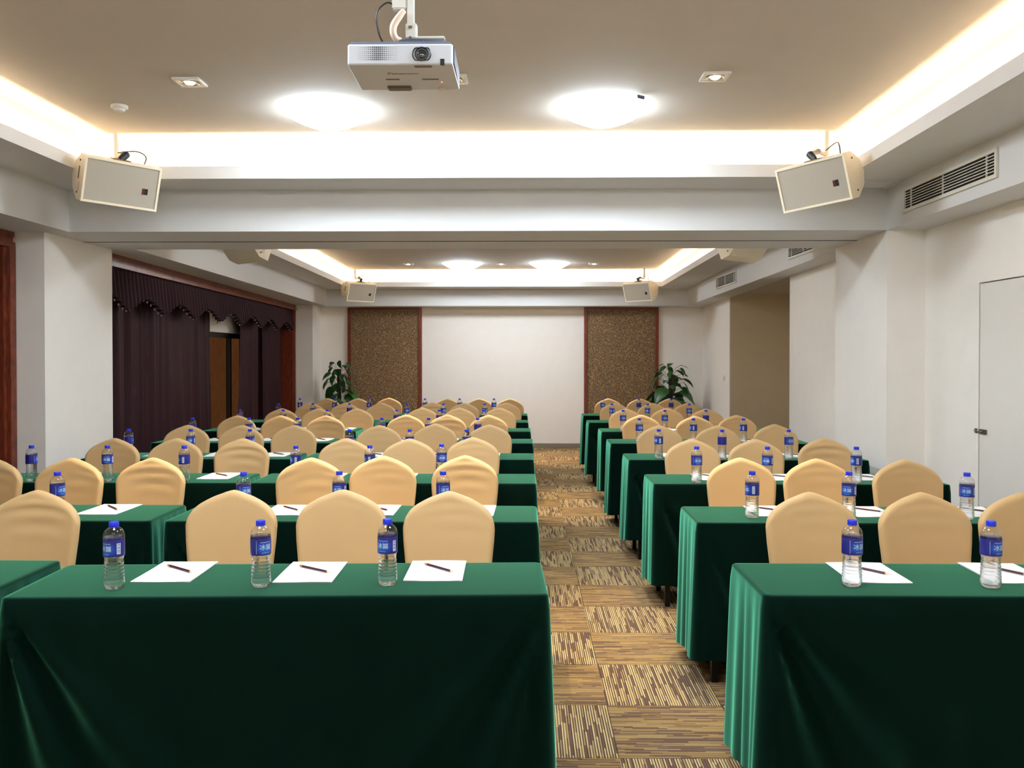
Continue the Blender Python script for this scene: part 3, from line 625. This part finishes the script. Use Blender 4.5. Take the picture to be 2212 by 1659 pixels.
for n, (k, side, seat, x, y) in enumerate(seats):
    px_, py_, tilt = PX.get((k, side, seat), (x + .135 + rn.uniform(-.01, .02), ROWY[k] - .155 + rn.uniform(-.006, .004), rn.uniform(-5, 5)))
    if k == 0 and side == 'left': rz = R(1.2)
    else: rz = R(tilt * .25)
    tag(place('paper_sheet', paper_me[n % 3], None, (px_, py_, TOP + .0004), (0, 0, rz)), 'white blank paper sheet at %s, %s' % (seatp(side, seat), rowp(k)), 'paper', 'paper sheets on the tables')
    o = pc if first else copy_tree(pc); first = False
    o.location = (px_ + .012, py_ + .012, TOP + .0042); o.rotation_euler = (0, 0, R(44 + tilt)); o['label'] = 'dark pencil at %s, %s' % (seatp(side, seat), rowp(k))

# ------------------------------------------------------------------ projector
pj = thing('projector', 'white ceiling projector with round lens hanging upside down over the room', 'projector', (-.399, 2.74, 2.482), (R(-3.0), 0, 0))
pw, ph_, pdp = .167, .034, .235
m = MB(); m.loops([[(-pw, 0, -ph_), (pw, 0, -ph_), (pw, 0, ph_), (-pw, 0, ph_)], [(-pw, pdp, -ph_ + .004), (pw + .004, pdp, -ph_ + .004), (pw + .004, pdp, ph_), (-pw, pdp, ph_)]]); m.f += [(0, 1, 2, 3), (4, 7, 6, 5)]; m.mi += [0, 0]
bd = m.obj('body', 'white_plastic', pj); bv = bd.modifiers.new('round', 'BEVEL'); bv.width = .006; bv.segments = 3; bv.limit_method = 'ANGLE'
m = MB(); m.loops([[(-pw + .002, .004, ph_), (pw - .002, .004, ph_), (pw - .002, pdp, ph_), (-pw + .002, pdp, ph_)], [(-pw + .014, .02, ph_ + .015), (pw - .014, .02, ph_ + .015), (pw - .014, pdp - .01, ph_ + .015), (-pw + .014, pdp - .01, ph_ + .015)]]); m.f.append((4, 5, 6, 7)); m.mi.append(0)
m.obj('base_shell', 'slate_plastic', pj); MB().box(-.01, .075, .03, .1, ph_ + .012, ph_ + .028, b=.004).obj('mount_plate', 'slate_plastic', pj)
lz = MB(); pts = []
for k in range(40): a = 2 * pi * k / 40; pts.append((.031 * cos(a), max(-.0215, min(.0215, .029 * sin(a)))))
lb_ = MB(); LX = .069
lb_.loops([[(LX + x, -.0015, z) for x, z in pts], [(LX + x * .93, -.004, z * .92) for x, z in pts], [(LX + x * .8, .004, z * .8) for x, z in pts]]); lb_.f.append(tuple(range(80, 120))); lb_.mi.append(0)
bz = lb_.obj('lens_bezel', 'black_plastic', pj, 30); m = MB().lathe([(.0225, 0), (.0225, .008), (.019, .009), (.017, .006)], 28, cap=False); m.obj('lens_ring', 'black_plastic', bz, 40, (LX, .005, 0), (pi / 2, 0, 0))
MB().lathe([(.0185, 0), (.016, .004), (.009, .0075), (.001, .009)], 28).obj('lens', 'lens_glass', bz, True, (LX, .004, 0), (pi / 2, 0, 0))
m = MB()
for i in range(20):
    for j in range(7): s_ = .0005 + .0017 * exp(-((i - 9.5) / 5.) ** 2); m.lathe([(s_, 0), (s_, .0008)], 6, c=(-.131 + i * .0063, 0, 0)) if False else m.box(-.131 + i * .0063 - s_, -.131 + i * .0063 + s_, -.0006, .002, .023 - j * .0066 - s_, .023 - j * .0066 + s_)
tag(m.obj('vent_holes', 'slate_plastic', pj), kind='stuff')
MB().box(pw - .001, pw + .0045, .012, pdp - .01, -ph_ + .008, ph_ - .004, b=.002).obj('side_shade', 'slate_plastic', pj); MB().box(.128, .141, -.0015, .006, -ph_ - .001, -.016).obj('sensor_window', 'black_plastic', pj); MB().box(.045, .1, .006, .022, -ph_ - .0012, -ph_ + .004).obj('lens_dial', 'grey_print', pj)  # thin slate sheet paints the shade on the projector's right side
vs_, fs_ = text_mesh('Panasonic', .026); m = MB(); m.add([(.0 + v.x, .075 - v.y, -ph_ + .0006) for v in vs_], fs_); m.obj('lettering', 'grey_print', pj)
for x0, x1, y in ((-.045, .0, .125), (.075, .13, .125)): MB().box(x0 - .02, x1 - .02, y, y + .006, -ph_ + .0005, -ph_ + .006).obj('print_line', 'grey_print', pj)
MB().box(-.07, .01, .188, .222, -ph_ - .004, -ph_ + .01, b=.003).obj('button_pad', 'grey_print', pj); MB().lathe([(.014, 0), (.014, -.008), (.008, -.01)], 16).obj('foot', 'vent_paint', pj, 40, (.115, .21, -ph_ + .004))
MB().lathe([(.0022, 0), (.0022, -.002)], 10).obj('status_lamp', 'red_led', pj, False, (.118, .155, -ph_ + .003))
pm = thing('projector_mount', 'white square ceiling pole and bracket carrying the projector', 'bracket', (-.372, 2.80, 2.53)); up = ZC - 2.53
MB().box(-.011, .011, -.011, .011, .055, up, b=.002).obj('pole', 'white_metal', pm); MB().box(-.016, .02, -.016, .016, .019, .068, b=.003).box(.014, .11, -.012, .02, .019, .027, b=.002).obj('bracket', 'white_metal', pm)
MB().lathe([(.0045, 0), (.0045, .003)], 12).obj('bolt', 'slate_plastic', pm, False, (0, -.016, .02), (pi / 2, 0, 0)); MB().box(-.006, .006, -.018, -.014, .05, .058).obj('pin', 'brass_dark', pm)
MB().lathe([(.06, up), (.06, up - .012), (.03, up - .02)], 24).obj('ceiling_plate', 'white_metal', pm, 40)
MB().box(-.06, -.012, -.012, .02, .115, .24, b=.004).obj('joint_box', 'white_metal', pm)
MB().cable([(-.02, -.02, .105), (-.035, -.022, .085), (-.052, -.022, .058), (-.054, -.02, .034), (-.046, -.015, .018), (-.032, -.01, .012)], [.009, .011, .0115, .011, .010, .010], 12).obj('cable_conduit', 'conduit', pm, True)
tag(MB().cable([(-.05, 2.80 - 2.80, .13), (-.075, -.01, .135), (-.1, -.02, .11), (-.108, -.02, .075), (-.1, -.015, .03), (-.085, -.01, .0), (-.075, 0, -.012)], .003, 8).obj('cable', 'black_plastic', None, True, (-.372, 2.80, 2.53)), 'thin black cable looping into the top of the projector', 'cable')

# ------------------------------------------------------------------ hanging loudspeakers
PROF = [(0, .148), (.085, .150), (.19, .085), (.225, .0), (.19, -.085), (.085, -.150), (0, -.148)]
def speaker(loc, a, tilt, label, roll=0., slot=True, pole=None, arm=1):
    s = thing('loudspeaker', label, 'loudspeaker', loc, Euler((0, 0, 0)), 'hanging loudspeakers'); s.rotation_euler = (Matrix.Rotation(R(a), 3, 'Z') @ Matrix.Rotation(R(tilt), 3, 'X') @ Matrix.Rotation(R(roll), 3, 'Y')).to_euler()
    hw = .245; MB().prism(PROF, -hw, hw).obj('cabinet', 'cream_cabinet', s); e = .014
    MB().box(-hw, hw, -.012, 0, .148 - e, .148).box(-hw, hw, -.012, 0, -.148, -.148 + e).box(-hw, -hw + e, -.012, 0, -.148 + e, .148 - e).box(hw - e, hw, -.012, 0, -.148 + e, .148 - e).obj('front_frame', 'cream_cabinet', s)
    g = MB().box(-hw + e, hw - e, -.004, .002, -.148 + e, .148 - e).obj('grille', 'grille_cloth', s); MB().box(.135, .152, -.007, -.003, -.045, -.005).obj('badge', 'badge_red', g); MB().box(.152, .172, -.007, -.003, -.045, -.005).obj('badge', 'black_plastic', g)
    for sx in (-1, 1):
        for zz_ in (.105, -.105): MB().lathe([(.006, 0), (.006, .004)], 8).obj('bolt', 'black_plastic', s, False, (sx * hw, .085, zz_), (0, sx * pi / 2, 0))
    MB().box(-hw - .002, -hw + .01, .075, .10, -.02, .07, b=.004).obj('handle_slot', 'brass_dark', s); MB().box(-hw - .0015, -hw + .01, .05, .075, -.095, -.035).obj('rating_plate', 'conduit', s)
    # bracket and ceiling tube (same thing: it swings with the cabinet's fixing)
    inv = Matrix.Translation(loc) @ s.rotation_euler.to_matrix().to_4x4(); inv = inv.inverted()
    top = inv @ Vector((pole[0], pole[1], sag(ZC, pole[1]))); dn = inv @ Vector((pole[0], pole[1], sag(ZC, pole[1]) - .16)); ex = inv @ Vector((pole[0] + arm * .075, pole[1] - .05, sag(ZC, pole[1]) - .15))
    MB().tube([top, dn], .017, 10).obj('ceiling_tube', 'white_metal', s, 40); MB().tube([dn, ex], .014, 8).obj('swing_arm', 'conduit', s, 40)
    mid = Vector((ex.x * .5, .09, .19)); MB().tube([ex, ex.lerp(mid, .5) + Vector((0, .01, 0)), mid, Vector((0, .085, .152))], [.022, .018, .026, .02], 8).obj('swivel', 'black_plastic', s, 40)
    MB().box(-.06, .06, .05, .12, .150, .156).obj('mount_plate', 'brass_dark', s)
    q0 = dn + Vector((0, 0, .03)); MB().cable([q0, q0.lerp(Vector((.16, .1, .15)), .4) + Vector((.05, .0, .05)), Vector((.17, .11, .2)), Vector((.165, .11, .14))], .0045, 6).obj('speaker_cable', 'black_plastic', s, True)
p = atY(263, 398, 5.74); speaker(p, 44, 17, 'cream loudspeaker hanging left of the beam in the near room', pole=(-2.84, 5.96), arm=1, roll=2)
p = atY(1757, 398, 5.74); speaker(p, -46, 17, 'cream loudspeaker hanging right of the beam in the near room', pole=(2.06, 5.97), arm=-1, roll=-4)
p = atY(781, 632, 13.5); speaker(p, 42, 20, 'small far cream loudspeaker above the left wallpaper panel', pole=(-2.70, 13.62), arm=1)
p = atY(1377, 631, 13.5); speaker(p, -40, 20, 'small far cream loudspeaker above the right wallpaper panel', pole=(1.86, 13.62), arm=-1)
p = atY(553, 536, 8.25); speaker(p, 142, 20, 'loudspeaker seen from behind beyond the beam, above the curtains', pole=(p.x - .03, 8.15), arm=1)
p = atY(1585, 533, 8.25); speaker(p, -140, 20, 'loudspeaker seen from behind beyond the beam, near the hidden vent', pole=(p.x + .03, 8.15), arm=-1)

# ------------------------------------------------------------------ plants on moss poles
def leaf_mesh(L, Wd, droop, fold):
    def fn(u, v):
        t_ = v; a = u * 2 - 1; w_ = Wd * (sin(pi * t_ ** .62) ** .9) * (1 - .25 * t_); back = -.12 * L * (abs(a) ** 2) * exp(-t_ * 5)
        return (a * w_, L * t_ + back, -droop * L * t_ * t_ + fold * abs(a) * w_ - .02 * L * sin(6 * t_) * a * a)
    return MB().grid(fn, 6, 9).mesh('leaf', 'leaf_green', True)
leaves = [leaf_mesh(.20, .068, .35, .25), leaf_mesh(.26, .095, .45, .2), leaf_mesh(.15, .048, .2, .3), leaf_mesh(.30, .125, .5, .12)]
def plant(x, y, ptop, label, seed, big):
    g = thing('potted_plant', label, 'plant', (x, y, 0)); rr = random.Random(seed)
    MB().lathe([(.13, 0), (.15, .02), (.175, .26), (.185, .27), (.185, .30), (.165, .30), (.16, .27)], 32).obj('pot', 'pot_glaze', g, 40); MB().lathe([(.16, .262), (.16, .272), (.02, .28)], 24).obj('potting_soil', 'soil', g)
    MB().tube([(0, 0, .27), (.004, 0, ptop * .6), (0, 0, ptop)], .033, 12).obj('moss_pole', 'moss_pole', g, 40); m = MB()
    for n in range(58):
        z = .36 + (ptop + .06 - .36) * (n / 57) ** .9; a = n * 2.4 + rr.uniform(-.4, .4); hi = z / ptop; ln = (.27 - .15 * hi) * rr.uniform(.7, 1.25) * big
        p0 = Vector((.03 * cos(a), .03 * sin(a), z - .05)); p1 = p0 + Vector((cos(a) * ln, sin(a) * ln, .05 + .06 * hi)); m.tube([p0, p0.lerp(p1, .5) + Vector((0, 0, .025)), p1], .0032, 5)
        kind = (2 if hi > .92 else rr.choice((0, 2, 0)) if hi > .75 else rr.choice((0, 1, 1, 3)))
        place('leaf', leaves[kind], g, p1, (R(rr.uniform(-60, -5) - 15 * (1 - hi)), R(rr.uniform(-30, 30)), a - pi / 2 + rr.uniform(-.5, .5))).scale = [rr.uniform(.8, 1.1) * big] * 3
    m.obj('stalks', 'stem_green', g, 40)
plant(-3.03, 13.95, 1.335, 'leafy potted plant on a moss pole in the far left corner', 3, .95)
plant(2.33, 13.95, 1.30, 'leafy potted plant on a moss pole in the far right corner', 8, 1.08)
